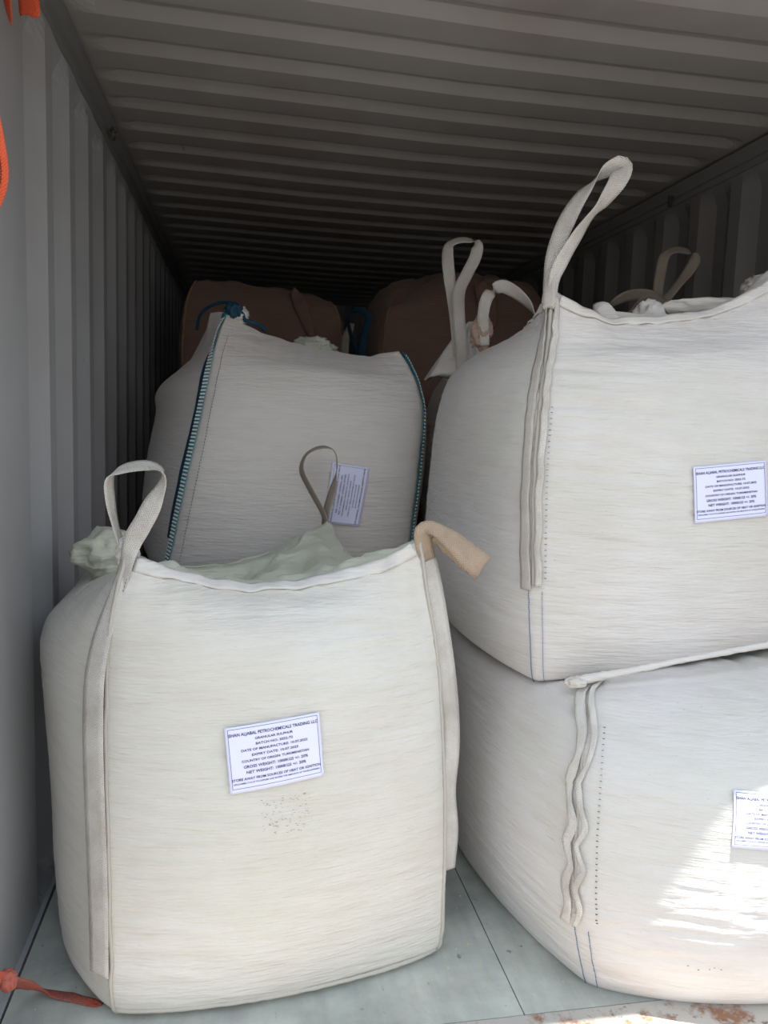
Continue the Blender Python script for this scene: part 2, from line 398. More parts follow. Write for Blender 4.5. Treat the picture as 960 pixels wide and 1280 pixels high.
# ------------------------------------------------------------------ bulk bags
class Bag:
    def __init__(s, name, label, levels, mtl, seed=0, fold=.006, dent=.012, pw=.8, ps=.75, top=None, topmat=None, group='bulk bags stacked in the container', rows=150, cols=56, fold_f=34, noise_top=.01):
        s.lv = levels; s.pw = pw; s.ps = ps; s.seed = seed; s.fold = fold; s.dent = dent; s.ff = fold_f
        s.Cn = np.array([l[0] for l in levels], float); s.B = np.array([l[1] for l in levels], float); s.S = np.array([l[2] for l in levels], float)
        base = s.Cn[0].mean(0)
        s.root = empty(name, base, label, 'bulk bag', group)
        s.root['_loc'] = tuple(base)
        # rows spaced evenly along a seam
        v = np.linspace(0, len(levels)-1, 600)
        P = s.surf(np.full(600, .5), v)+s.surf(np.full(600, 3.5), v)
        q = np.concatenate([[0], np.cumsum(np.linalg.norm(np.diff(P, axis=0), axis=1)+.0005)])
        s.rv = np.interp(np.linspace(0, q[-1], rows), q, v)
        tt = np.linspace(0, 1, cols+1)[:-1]; tt = tt - .06*np.sin(2*np.pi*tt)
        s.cu = np.concatenate([k+tt for k in range(4)])
        U, Vv = np.meshgrid(s.cu, s.rv)
        G = s.full(U.ravel(), Vv.ravel())
        n = len(s.cu); Fc = []
        for i in range(rows-1):
            for j in range(n): Fc.append((i*n+j, i*n+(j+1) % n, (i+1)*n+(j+1) % n, (i+1)*n+j))
        # underside
        b0 = G[:n].mean(0); V = list(G); ci = len(V); V.append(b0+A3(0, 0, .0))
        for j in range(n): Fc.append((ci, (j+1) % n, j))
        s.body = mesh('body', V, Fc, mtl, s.root)
        s.rim = G[-n:]
        # top panel
        if top is not None:
            c, p = np.array(top[0], float), top[1]
            R = 26; T = []
            for k in range(R+1):
                r = 1-k/R*.985
                ring = c+(s.rim-c)*r
                ring[:, 2] = c[2]+(s.rim[:, 2]-c[2])*(r**p)
                am = noise_top*min(1, (1-r)*6)
                for j in range(n):
                    qv = Vector(ring[j])*4.5+Vector((seed, 0, 0))
                    ring[j, 2] += am*(1.6*(1-2*abs(noise.noise(qv)))-.5+.6*(1-2*abs(noise.noise(qv*2.6))))
                T.append(ring)
            T = np.concatenate(T); F2 = []
            for k in range(R):
                for j in range(n): F2.append((k*n+j, k*n+(j+1) % n, (k+1)*n+(j+1) % n, (k+1)*n+j))
            F2.append([R*n+j for j in range(n)])
            s.toppanel = mesh('top_panel', T, F2, topmat or mtl, s.root)
    def lev(s, A, v):
        v = np.clip(v, 0, len(A)-1); i = np.clip(v.astype(int), 0, len(A)-2); f = v-i
        sh = (len(f),)+(1,)*(A.ndim-1); f = f.reshape(sh)
        p0 = A[np.maximum(i-1, 0)]; p1 = A[i]; p2 = A[i+1]; p3 = A[np.minimum(i+2, len(A)-1)]
        return .5*((2*p1)+(-p0+p2)*f+(2*p0-5*p1+4*p2-p3)*f**2+(-p0+3*p1-3*p2+p3)*f**3)
    def surf(s, u, v):
        u = np.mod(np.atleast_1d(np.asarray(u, float)), 4); v = np.atleast_1d(np.asarray(v, float))
        Cv = s.lev(s.Cn, v); Bv = s.lev(s.B, v); Sv = s.lev(s.S, v)
        e = np.clip(u.astype(int), 0, 3); t = u-e; k = np.arange(len(u))
        P = Cv[k, e]; Q = Cv[k, (e+1) % 4]; d = Q-P; d2 = d.copy(); d2[:, 2] = 0
        d2 /= np.linalg.norm(d2, axis=1)[:, None]+1e-9
        nn = np.stack([d2[:, 1], -d2[:, 0], 0*t], 1)
        w_ = np.clip(4*t*(1-t), 0, 1)
        r = P+d*t[:, None]+nn*(Bv[k, e]*w_**s.pw)[:, None]
        r[:, 2] -= Sv[k, e]*w_**s.ps
        return r
    def nrm(s, u, v):
        u = np.atleast_1d(np.asarray(u, float)); v = np.atleast_1d(np.asarray(v, float))
        vm = len(s.Cn)-1
        a = s.surf(u+.01, v)-s.surf(u-.01, v); b = s.surf(u, np.minimum(v+.03, vm))-s.surf(u, np.maximum(v-.03, 0))
        n = np.cross(a, b); return n/(np.linalg.norm(n, axis=1)[:, None]+1e-9)
    def full(s, u, v):
        P = s.surf(u, v); N = s.nrm(u, v); sd = s.seed*3.7; out = P.copy()
        z0 = s.Cn[0, :, 2].mean(); vm = len(s.Cn)-1
        for i in range(len(P)):
            x, y, z = P[i]; t = u[i] % 1.0; e = int(u[i]) % 4
            c = min(t, 1-t)                      # distance from a seam
            near = math.exp(-c/.10)
            su = t*1.0+e*5.3
            edge = min(1, (z-z0)/.05)
            big = noise.noise(Vector((su*2.2+sd, z*2.6, sd)))*s.dent
            zz = z+.05*noise.noise(Vector((su*2.4, z*2, sd+4)))+.03*t
            m = .25+.75*ss(-.15, .35, noise.noise(Vector((su*2.3, z*3.0, sd+9))))+.7*near
            r1 = 1-abs(noise.noise(Vector((su*2.6+sd, zz*s.ff, sd))))*2.2
            r2 = 1-abs(noise.noise(Vector((su*6.0+sd, zz*s.ff*2.3, sd+2))))*2.2
            h = big+s.fold*m*(.65*r1+.38*r2)*.6
            # folds that run down from the lifted corners near the rim
            tv = ss(vm-2.2, vm-.2, v[i])
            if tv > 0: h += tv*s.fold*1.3*(1-2*abs(noise.noise(Vector((t*11+e*3+sd, z*4, sd+6)))))
            out[i] = P[i]+N[i]*h*max(0, min(1, edge+.15))*min(1, .25+c*18)
        return out
    # webbing sewn beside a corner; off in metres along the perimeter
    def path(s, corner, offs, v0, v1, k, width, lift=.006, wob=0):
        rows = []
        for i, v in enumerate(np.linspace(v0, v1, k)):
            o = np.interp(i/(k-1), np.linspace(0, 1, len(offs)), offs)
            e = (corner-1) % 4 if o < 0 else corner % 4
            L = np.linalg.norm(s.lev(s.Cn, np.array([v]))[0, e]-s.lev(s.Cn, np.array([v]))[0, (e+1) % 4])
            if wob: o += wob*math.sin(i*2.4)*(.4+.6*math.sin(i*.9)**2)
            u = corner+o/L+4
            p = s.full(np.array([u % 4]), np.array([v]))[0]; n = s.nrm(u, v)[0]
            du = (s.surf(u+.01, v)-s.surf(u-.01, v))[0]; du /= np.linalg.norm(du)
            wv = np.interp(i/(k-1), np.linspace(0, 1, len(width)), width) if hasattr(width, '__len__') else width
            rows.append((*(p+n*lift), *du, wv))
        return rows
    def seam(s, corner, v0, v1, r=.0045, mtl=None, k=26, wob=.003, name='seam'):
        pts = []
        for i, v in enumerate(np.linspace(v0, v1, k)):
            u = (corner+4) % 4; p = s.surf(u, v)[0]; n = s.nrm(u+.002, v)[0]+s.nrm((u-.002) % 4, v)[0]; n /= np.linalg.norm(n)
            pts.append(p+n*.002+A3(wob*noise.noise(Vector((i*.9, s.seed, 1))), 0, 0))
        return tube(name, pts, r, mtl or M['seamcord'], s.root, k=8, rough=.3)
    def dashes(s, corner, off, v0, v1, pitch, ln, wd, mtl, name, across=False, lift=.004):
        mb = MB(); v = np.linspace(v0, v1, 400); L = .8
        u = (corner+off/L+4) % 4
        P = s.full(np.full(400, u), v); N = s.nrm(np.full(400, u), v)
        q = np.concatenate([[0], np.cumsum(np.linalg.norm(np.diff(P, axis=0), axis=1))])
        for t in np.arange(0, q[-1], pitch):
            p = A3(*[np.interp(t, q, P[:, j]) for j in range(3)]); p2 = A3(*[np.interp(min(t+.01, q[-1]), q, P[:, j]) for j in range(3)])
            n = A3(*[np.interp(t, q, N[:, j]) for j in range(3)]); tg = p2-p; tg /= np.linalg.norm(tg)+1e-9
            sd_ = np.cross(tg, n); sd_ /= np.linalg.norm(sd_)
            a, b = (sd_, tg) if across else (tg, sd_)
            cpt = p+n*lift
            vs_ = [cpt+a*ln*.5*i+b*wd*.5*j+n*.0012*k for k in (-1, 1) for (i, j) in ((-1,-1),(1,-1),(1,1),(-1,1))]
            mb.add(vs_, [(0,3,2,1),(4,5,6,7),(0,1,5,4),(1,2,6,5),(2,3,7,6),(3,0,4,7)])
        return mb.build(name, mtl, s.root)
    def hem(s, u0, u1, width, mtl, lift=.004, thick=.006, k=26, drop=.4, name='top_hem', bump=.004):
        rows = []; vm = len(s.Cn)-1
        for u in np.linspace(u0, u1, k):
            p = s.full(np.array([u % 4]), np.array([vm], float))[0]; n = s.nrm(u, vm-.02)[0]
            a = s.full(np.array([u % 4]), np.array([vm-.15]))[0]; d = a-p; d /= np.linalg.norm(d)+1e-9
            rows.append((*(p+d*width*drop+n*lift), *d, width*(1+.25*noise.noise(Vector((u*9, s.seed, 0))))))
        return ribbon(name, rows, mtl, s.root, thick=thick, curl=-.02, bump=bump)

LINES = [('ISHAN ALJABAL PETROCHEMICALS TRADING LLC', .94, .060, .870), ('GRANULAR SULPHUR', .40, .046, .785), ('BATCH NO: 2022-72', .39, .046, .705),
         ('DATE OF MANUFACTURE: 10.07.2022', .70, .046, .625), ('EXPIRY DATE: 10.07.2025', .49, .046, .545), ('COUNTRY OF ORIGIN: TURKMENISTAN', .71, .046, .462),
         ('GROSS WEIGHT: 1000KGS +/- 20%', .68, .056, .375), ('NET WEIGHT: 1000KGS +/- 20%', .63, .056, .290), ('STORE AWAY FROM SOURCES OF HEAT OR IGNITION', .94, .050, .195),
         ('DISCLAIMER: IT IS UP TO SUPPLIER AND BUYERS THE AMOUNTS OF THOSE SUPPLIERS', .91, .030, .135)]
def settle(low, top):
    """press the lower bag's cloth down to just under the bag resting on it"""
    me = top.body.data; bv = BVHTree.FromPolygons([tuple(v.co+top.root.location) for v in me.vertices], [tuple(p.vertices) for p in me.polygons])
    L = low.root.location; z0 = min(v.co.z for v in me.vertices)+top.root.location.z
    for o in low.root.children:
        if o.type != 'MESH': continue
        for v in o.data.vertices:
            p = v.co+L
            if p.z < z0-.02: continue
            best = 9
            for dx, dy in ((0, 0), (.014, 0), (-.014, 0), (0, .014), (0, -.014)):
                h = bv.ray_cast(Vector((p.x+dx, p.y+dy, z0-.3)), Vector((0, 0, 1)), 1.0)[0]
                if h is not None: best = min(best, h.z)
            if best < 9 and p.z > best-.004: v.co.z = best-.004-L.z-.25*max(0, 0)
def smooth_bvh(bag, off):
    U, Vv = np.meshgrid(np.arange(0, 4, 1/24), np.linspace(0, len(bag.Cn)-1, 60)); n = 96
    P = bag.surf(U.ravel(), Vv.ravel())
    for i in range(len(P)):                                  # keep the broad dents, drop the fine folds
        t = U.ravel()[i] % 1; e = int(U.ravel()[i]) % 4; sd = bag.seed*3.7
        P[i] += bag.nrm(U.ravel()[i], Vv.ravel()[i])[0]*(off+noise.noise(Vector(((t+e*5.3)*2.2+sd, P[i][2]*2.6, sd)))*bag.dent)
    Fc = [(i*n+j, i*n+(j+1) % n, (i+1)*n+(j+1) % n, (i+1)*n+j) for i in range(59) for j in range(n)]
    return BVHTree.FromPolygons([tuple(p) for p in P], Fc)
def sheet_label(bag, centre, W, H, tilt, off=.0085, text=True, seed=0):
    """a printed sheet glued on the bag; centre = a point near the surface, tilt in degrees"""
    bvh = smooth_bvh(bag, off)
    c, nrm, _, _ = bvh.find_nearest(Vector(centre))
    nrm = Vector(nrm)
    if nrm.dot(Vector(CAM)-c) < 0: nrm = -nrm
    ex = Vector((0, 0, 1)).cross(nrm).normalized(); ey = nrm.cross(ex).normalized()
    a = math.radians(tilt); ex, ey = ex*math.cos(a)+ey*math.sin(a), -ex*math.sin(a)+ey*math.cos(a)
    def put(x, y, lift):
        o = c+ex*x+ey*y+nrm*.25; h = bvh.ray_cast(o, -nrm, .6)
        p = h[0] if h[0] is not None else c+ex*x+ey*y
        cur = .003*ss(.42, .5, abs(x)/W)*noise.noise(Vector((x*30, y*30, seed)))
        return np.array(p+nrm*(lift+abs(cur)))
    V = []; Fc = []; nx, ny = 25, 19
    for k in (0, .0006):
        for i in range(nx):
            for j in range(ny): V.append(put((i/(nx-1)-.5)*W, (j/(ny-1)-.5)*H, k))
    o2 = nx*ny
    for i in range(nx-1):
        for j in range(ny-1):
            q = (i*ny+j, (i+1)*ny+j, (i+1)*ny+j+1, i*ny+j+1); Fc.append([o2+z for z in q]); Fc.append(q[::-1])
    rimi = [i*ny for i in range(nx)]+[(nx-1)*ny+j for j in range(1, ny)]+[i*ny+ny-1 for i in range(nx-2, -1, -1)]+[j for j in range(ny-2, 0, -1)]
    for a_, b_ in zip(rimi, rimi[1:]+rimi[:1]): Fc.append((a_, b_, o2+b_, o2+a_))
    lab = mesh('printed_label', V, Fc, M['paper'], bag.root); lab['label'] = 'white printed paper label'
    # border line
    mb = MB(); bw, bh = W*.47, H*.465
    for (x0, y0, x1, y1) in ((-bw, bh, bw, bh), (-bw, -bh*.93, bw, -bh*.93), (-bw, -bh*.93, -bw, bh), (bw, -bh*.93, bw, bh)):
        N_ = 20; t = .0008; vv = []
        for i in range(N_+1):
            f = i/N_; x = x0+(x1-x0)*f; y = y0+(y1-y0)*f
            dx, dy = (0, t/2) if y0 == y1 else (t/2, 0)
            vv += [put(x-dx, y-dy, .0013), put(x+dx, y+dy, .0013)]
        mb.add(vv, [(2*i, 2*i+2, 2*i+3, 2*i+1) for i in range(N_)])
    for txt, wf, hf, yf in LINES:
        cu = bpy.data.curves.new('t', 'FONT'); cu.body = txt; cu.offset = .018; cu.resolution_u = 2
        ob = bpy.data.objects.new('t', cu); C.objects.link(ob)
        dg = bpy.context.evaluated_depsgraph_get(); me = bpy.data.meshes.new_from_object(ob.evaluated_get(dg))
        co = np.array([v.co for v in me.vertices]); fs = [list(p.vertices) for p in me.polygons]
        bpy.data.objects.remove(ob); bpy.data.curves.remove(cu); bpy.data.meshes.remove(me)
        x0, x1 = co[:, 0].min(), co[:, 0].max(); h = .73; hf *= .80
        vv = [put(((q[0]-x0)/(x1-x0)-.5)*wf*W, (yf-.5)*H+(q[1]/h-.3)*hf*H, .0013) for q in co]
        mb.add(vv, fs)
    p = mb.build('lettering', M['ink'], lab)
    p.location = (0, 0, 0)
    return lab

# mesh() puts children relative to the bag's base; a sub-part of a part at local 0 uses the same base
_mesh = mesh
def mesh(name, verts, faces, mat, parent=None, smooth=True, uv=None, origin=None):
    if parent is not None and parent.type == 'MESH' and parent.parent is not None:
        og = np.array(parent.parent.location); v = np.asarray(verts, float)-og
        o = _mesh(name, v, faces, mat, None, smooth, uv); o.parent = parent; o.location = (0, 0, 0); return o
    return _mesh(name, verts, faces, mat, parent, smooth, uv, origin)

def W(px, py, Y, w_, width=.045): return (*at(px, py, Y), *w_, width)
Z4 = [0, 0, 0, 0]
def zc(c, z): return [(*p, z) for p in c]

# ---- bag A: front left, standing on the floor
def pA(px, py, Y): return tuple(at(px, py, Y))
LA = [
 ([(-.20,1.66,0), (.43,1.74,0), (.30,2.34,0), (-.37,2.26,0)], [.06,.02,.03,.07], Z4),
 ([(-.252,1.59,.02), (.482,1.695,.015), (.34,2.42,.01), (-.41,2.30,.01)], [.05,.02,.05,.095], Z4),
 ([pA(139,1190,1.575), pA(552,1150,1.68), (.36,2.46,.13), (-.43,2.32,.13)], [.06,.03,.07,.105], Z4),
 ([pA(136,1060,1.565), pA(555,1020,1.675), (.37,2.47,.35), (-.45,2.34,.35)], [.075,.035,.08,.11], Z4),
 ([pA(133,920,1.565), pA(550,880,1.675), (.37,2.48,.58), (-.46,2.34,.58)], [.08,.035,.08,.115], Z4),
 ([pA(137,800,1.575), pA(543,800,1.675), (.36,2.47,.74), (-.46,2.33,.74)], [.07,.03,.07,.11], [.02,.01,.02,.02]),
 ([pA(148,735,1.60), pA(532,735,1.68), (.33,2.45,.84), (-.45,2.30,.82)], [.035,.02,.03,.045], [.05,.03,.05,.03]),
 ([pA(160,692,1.63), pA(524,672,1.69), pA(410,650,2.42), pA(118,690,2.24)], [-.03,0,0,-.02], [.095,.10,.10,.06]),
]
A = Bag('bulk_bag', 'cream bulk bag at the front left with a white label and upright lifting loop', LA, M['cream'], seed=1, fold=.0065, top=((-.02, 2.0, .845), 1.5), topmat=M['green'], noise_top=.022)
A.seam(0, .9, 7, .0045)
A.seam(1, .9, 7, .0045)
ht = A.hem(.02, .98, .030, M['hem'])
hb = A.hem(2.02, 2.97, .022, M['green'])
A.dashes(0, .012, 6.0, 6.9, .008, .004, .001, M['stitch_dark'], 'stitching')
# base seam round the floor edge
tube('base_seam', [tuple(A.surf(u, 1.0)[0]+A3(0, -.004, .003)) for u in np.linspace(0.0, 1.0, 14)], .005, M['seamcord'], A.root, rough=.4)
FX, FY = A3(1, 0, 0), A3(0, 1, 0)
st = [W(x, y, Y, (1,-.75,0), w_) for x, y, Y, w_ in ((124,1219,1.575,.052),(123,1150,1.572,.054),(121,1080,1.568,.056),(118,1000,1.560,.056),(116,930,1.556,.056),(117,860,1.560,.054),(123,815,1.572,.050),(134,775,1.590,.044),(148,735,1.605,.038),(158,705,1.615,.036))]
lp = st+[W(165,678,1.62,(.9,-.2,.2),.04), W(178,655,1.615,(.85,-.3,.35),.042), W(191,630,1.61,(.8,-.35,.3),.042), W(203,603,1.61,(.45,-.85,.1),.042), W(200,588,1.615,(.1,-.95,-.2),.042), W(178,582,1.63,(.05,-.9,-.42),.042),
         W(150,587,1.645,(-.05,-.9,-.4),.042), W(137,598,1.65,(-.25,-.95,-.1),.042), W(138,625,1.66,(-.28,-.95,0),.042), W(144,655,1.665,(-.15,-1,0),.042), W(153,685,1.66,(-.1,-1,0),.04), W(160,705,1.645,(0,-1,0),.035)]
o = ribbon('lifting_loop', lp, M['web'], A.root)
st = [W(x, y, Y, (1,.45,0), w_) for x, y, Y, w_ in ((559,1086,1.70,.044),(563,1040,1.70,.044),(560,990,1.70,.044),(564,940,1.70,.046),(563,890,1.70,.048),(558,840,1.70,.050),(551,790,1.70,.050),(543,740,1.70,.048),(535,700,1.695,.044))]
lp = st+[W(527,668,1.68,(.9,-.2,.1),.036), W(533,660,1.675,(.6,-.5,-.5),.034), W(546,662,1.665,(.0,-.6,-.8),.036), W(566,676,1.65,(-.3,-.3,-.85),.046), W(587,695,1.635,(-.45,-.1,-.85),.056), W(600,707,1.63,(-.5,.1,-.85),.060),
         W(602,710,1.648,(-.5,.2,-.85),.058), W(588,702,1.665,(-.45,.3,-.85),.052), W(566,686,1.675,(-.3,.4,-.85),.046), W(548,678,1.69,(-.1,.5,-.8),.040), W(540,684,1.705,(.3,.8,-.5),.036), W(537,702,1.715,(.5,.8,0),.032)]
o = ribbon('lifting_loop', lp, M['web_tan'], A.root); o['label'] = 'tan webbing loop flopped over to the right'
ribbon('loop_strap', [(*(np.array(q[:3])+np.array([0,-.0045,0])), *q[3:6], q[6]*1.03) for q in st], M['web'], A.root)
lp = [W(412,668,2.43,(.4,-.9,0),.032), W(404,642,2.42,(.35,-.9,.2),.035), W(388,612,2.41,(.35,-.9,.2),.036), W(377,588,2.41,(.3,-.9,.1),.036), W(383,568,2.41,(.1,-1,-.1),.034), W(402,559,2.41,(0,-1,-.25),.034),
      W(418,564,2.42,(-.1,-1,0),.034), W(421,585,2.43,(-.2,-1,0),.036), W(416,612,2.43,(.45,-.9,0),.038), W(408,640,2.43,(.5,-.9,0),.038), W(405,662,2.44,(.4,-.9,0),.03)]
o = ribbon('lifting_loop', lp, M['web_dark'], A.root); o['label'] = 'taupe webbing loop at the back corner'
crumple('gathered_corner', at(132, 690, 2.10), (.075, .08, .058), M['green'], A.root, 3, amp=.32, freq=1.2)
crumple('gathered_corner', at(160, 692, 1.66), (.022, .03, .035), M['hem'], A.root, 5, amp=.3)
sheet_label(A, at(347, 948, 1.50), .196, .140, 5.5, seed=1)

def marks(bag, centre, W_, H_, n, lw, lh, name, seed):
    bvh = smooth_bvh(bag, .005); rnd = random.Random(seed); c, nrm, _, _ = bvh.find_nearest(Vector(centre))
    if nrm.dot(Vector(CAM)-c) < 0: nrm = -nrm
    ex = Vector((0, 0, 1)).cross(nrm).normalized(); ey = nrm.cross(ex); mb = MB()
    for _ in range(n):
        x, y = rnd.uniform(-.5, .5)*W_, rnd.uniform(-.5, .5)*H_; a, b = lw*rnd.uniform(.4, 1), lh*rnd.uniform(.5, 1); vv = []
        for k in range(6):
            o = c+ex*(x+a*math.cos(k*math.pi/3))+ey*(y+b*math.sin(k*math.pi/3))+nrm*.2; h = bvh.ray_cast(o, -nrm, .5)[0]
            vv.append(np.array(h+nrm*.0008) if h is not None else np.array(o-nrm*.2))
        mb.add(vv, [(0, 1, 2, 3, 4, 5)])
    o = mb.build(name, M['smudge'], bag.root); o['kind'] = 'stuff'; return o
marks(A, at(362, 1028, 1.5), .105, .085, 95, .0028, .0007, 'smudge_marks', 3)

# ---- bag C: front right, on the floor, under bag B
LC = [
 ([(.84,1.60,0), (1.52,1.56,0), (1.60,2.35,0), (.74,2.32,0)], [.08,.04,.04,.03], Z4),
 ([(.812,1.54,.012), (1.58,1.465,.012), (1.64,2.40,.012), (.69,2.38,.012)], [.085,.05,.06,.06], Z4),
 ([pA(722,1150,1.510), (1.62,1.43,.17), (1.70,2.45,.17), (.70,2.42,.17)], [.125,.07,.08,.085], Z4),
 ([pA(721,1050,1.515), (1.62,1.42,.36), (1.71,2.46,.36), (.70,2.44,.36)], [.130,.07,.08,.09], Z4),
 ([pA(728,950,1.55), (1.61,1.44,.56), (1.70,2.45,.54), (.70,2.43,.52)], [.140,.06,.07,.09], Z4),
 ([pA(737,880,1.62), (1.59,1.54,.68), (1.67,2.42,.66), (.69,2.41,.63)], [.075,.04,.05,.08], Z4),
 ([pA(745,853,1.70), (1.57,1.68,.755), (1.64,2.38,.70), (.71,2.38,.645)], [.02,.03,.03,.03], Z4),
 ([(.87,1.80,.675), (1.52,1.80,.735), (1.58,2.30,.70), (.78,2.30,.655)], [.02,.03,.03,.03], Z4),
]
Cb = Bag('bulk_bag', 'wide white bulk bag at the bottom right, crushed and partly sunlit', LC, M['white'], seed=2, fold=.0075, top=((1.15, 2.05, .69), 1.0), fold_f=38, noise_top=0)
Cb.seam(0, 2.1, 6, .004)
wv = [-.024,-.012,-.022,-.006,-.020,-.004,-.017,-.022,-.010,-.004,-.003,-.010,-.017,-.021,-.021,-.015,-.004]
st = Cb.path(0, wv, 1.95, 5.9, 60, [.026,.018,.024,.014,.024,.022,.014,.026,.014,.024,.026,.026,.026,.026,.026,.026], lift=.009)
crumple('loop_knot', at(720, 853, 1.655), (.026, .014, .013), M['web'], Cb.root, 71, amp=.25, freq=1.2)
ribbon('lifting_loop', st+[W(733,853,1.66,(.8,-.3,.5),.03), W(722,851,1.665,(.2,-.5,.8),.03), W(712,853,1.67,(.1,-.5,.8),.022)], M['web'], Cb.root, bump=.004)
st = Cb.path(0, [q+.022 for q in wv], 1.95, 5.95, 60, [.010,.016,.010,.016,.010,.016,.016,.010,.018], lift=.010)
ribbon('seam_tape', st, M['web'], Cb.root, bump=.004)
Cb.dashes(0, -.004, 1.0, 1.95, .006, .0035, .0012, M['stitch_blue'], 'stitching')
Cb.dashes(0, .018, 1.0, 1.95, .006, .0035, .0012, M['stitch_blue'], 'stitching')
Cb.dashes(0, .034, 2.1, 4.6, .013, .0045, .001, M['stitch_dark'], 'stitching', across=True, lift=.005)
tube('rolled_edge', [(*at(712,853,1.67), .008), (*at(730,849,1.66), .011), (*at(790,838,1.64), .008), (*at(860,824,1.63), .007), (*at(960,806,1.63), .008), (*at(1060,792,1.64), .008)], .01, M['hem'], Cb.root, rough=.3)
marks(Cb, at(884, 1194, 1.41), .10, .022, 5, .0030, .0026, 'dark_spots', 9)
sheet_label(Cb, at(962, 1024, 1.365), .165, .120, -1.0, off=.0055, seed=2)

# ---- bag B: on top of bag C
LB = [
 ([(.80,1.84,.735), (1.50,1.82,.79), (1.56,2.42,.765), (.74,2.42,.71)], [.05,.04,.04,.04], Z4),
 ([pA(672,851,1.765), (1.56,1.74,.795), (1.62,2.50,.775), (.66,2.50,.715)], [.05,.05,.06,.06], [0,0,0,0]),
 ([pA(668,790,1.735), (1.59,1.71,.87), (1.66,2.54,.86), (.63,2.54,.82)], [.06,.07,.07,.075], Z4),
 ([pA(667,690,1.72), (1.61,1.69,1.05), (1.68,2.56,1.05), (.64,2.56,1.0)], [.07,.07,.08,.085], Z4),
 ([pA(669,590,1.72), (1.61,1.69,1.24), (1.68,2.57,1.24), (.65,2.57,1.2)], [.07,.07,.08,.080], Z4),
 ([pA(675,510,1.73), (1.60,1.70,1.40), (1.66,2.56,1.38), (.66,2.54,1.35)], [.06,.06,.07,.075], Z4),
 ([pA(681,462,1.75), (1.59,1.71,1.53), (1.64,2.53,1.47), (.69,2.50,1.455)], [.035,.04,.05,.055], [.0,.02,.02,-.01]),
 ([pA(687,415,1.79), (1.55,1.76,1.68), (1.60,2.46,1.55), (.76,2.42,1.515)], [.01,0,.01,.0], [.07,.06,.05,-.015]),
 ([pA(690,362,1.82), (1.50,1.80,1.86), (1.52,2.36,1.62), (.80,2.34,1.525)], [-.02,0,0,-.025], [.155,.10,.08,.012]),
]
B = Bag('bulk_bag', 'white bulk bag on top of the front stack, with a tall twisted lifting loop', LB, M['white'], seed=3, fold=.0085, top=((1.13, 2.1, 1.50), 1.3), noise_top=.016, fold_f=36)
B.seam(0, 2.6, 8, .005, M['seamcord'])
B.hem(.02, .98, .026, M['hem'])
B.hem(3.1, 3.98, .026, M['hem'])
B.dashes(3.5, .0, 7.55, 7.7, .008, .004, .001, M['stitch_dark'], 'stitching')
B.dashes(0, -.008, 1.0, 2.55, .0058, .0035, .0012, M['stitch_blue'], 'stitching')
B.dashes(0, .016, 1.0, 2.55, .0058, .0035, .0012, M['stitch_blue'], 'stitching')
B.dashes(0, .022, 2.7, 5.0, .014, .005, .001, M['stitch_dark'], 'stitching', across=True)
st = B.path(0, [-.014, -.016, -.015, -.013, -.012, -.004], 2.55, 7.7, 24, [.030, .026, .026, .026, .024, .026], lift=.008, wob=.0015)
lp = st+[W(686,385,1.80,(.7,-.6,.1),.030), W(687,350,1.81,(.6,-.8,.2),.034), W(693,315,1.81,(.7,-.6,.3),.040), W(710,273,1.80,(.75,-.5,.4),.044), W(730,240,1.80,(.65,-.6,.4),.044), W(752,217,1.80,(.35,-.6,.7),.044), W(772,207,1.79,(.3,-.7,.7),.044),
         W(779,211,1.775,(.9,-.2,.5),.044), W(771,228,1.765,(.85,.1,.5),.044), W(754,252,1.765,(.85,.3,.45),.044), W(738,271,1.775,(.75,.45,.45),.044), W(722,294,1.785,(.8,.3,.4),.044), W(706,320,1.795,(.8,.2,.4),.042), W(695,342,1.80,(.85,.1,.3),.034), W(691,362,1.81,(.9,.1,.1),.026), W(691,385,1.80,(.9,.1,0),.022)]
ribbon('lifting_loop', lp, M['web_grey'], B.root)
st = B.path(0, [.010, .010, .012, .010, .010, .006], 2.6, 7.8, 24, .016, lift=.009, wob=.0025)
ribbon('seam_tape', st, M['web'], B.root, bump=.003)
lp = [W(606,432,2.41,(.9,-.3,0),.030), W(605,412,2.41,(.9,-.3,0),.032), W(604,392,2.40,(.9,-.4,0),.036), W(610,370,2.39,(.85,-.3,.4),.038), W(626,358,2.38,(.3,-.3,.9),.04), W(645,366,2.36,(-.3,-.3,.9),.04), W(662,382,2.34,(-.5,-.3,.8),.04), W(672,400,2.33,(-.6,-.3,.7),.038)]
o = ribbon('lifting_loop', lp, M['web_grey'], B.root)
crumple('gathered_corner', at(602, 418, 2.44), (.030, .030, .050), M['tan_knot'], B.root, 11, amp=.5, freq=1.3)
# tied inlet spout
crumple('tied_spout', at(812, 398, 2.02), (.045, .04, .045), M['white'], B.root, 21, amp=.30, freq=1.3)
ribbon('spout_fold', [W(742,386,1.97,(.5,-.3,.8),.03), W(752,384,1.95,(.8,-.2,.4),.04), W(762,398,1.93,(.8,-.2,.5),.045), W(773,414,1.90,(.8,-.2,.4),.03)], M['hem'], B.root, thick=.006, bump=.004)
ribbon('spout_fold', [W(756,400,1.99,(0,-.3,1),.05), W(780,402,1.99,(0,-.3,1),.05), W(806,404,1.99,(.1,-.3,1),.045)], M['cream'], B.root, thick=.005, bump=.005)
tube('yellow_tie', [at(778,413,1.90), at(786,410,1.91), at(794,410,1.92), at(803,405,1.93), at(810,402,1.95)], .0045, M['yellow'], B.root, rough=.8)
crumple('spout_cloth', at(905, 388, 2.0), (.17, .07, .030), M['hem'], B.root, 8, amp=.22, freq=.9)
crumple('gathered_corner', at(950, 362, 2.25), (.05, .05, .04), M['grey'], B.root, 9, amp=.35)
sheet_label(B, at(907, 614, 1.65), .186, .133, 6.5, seed=3)

settle(Cb, B)

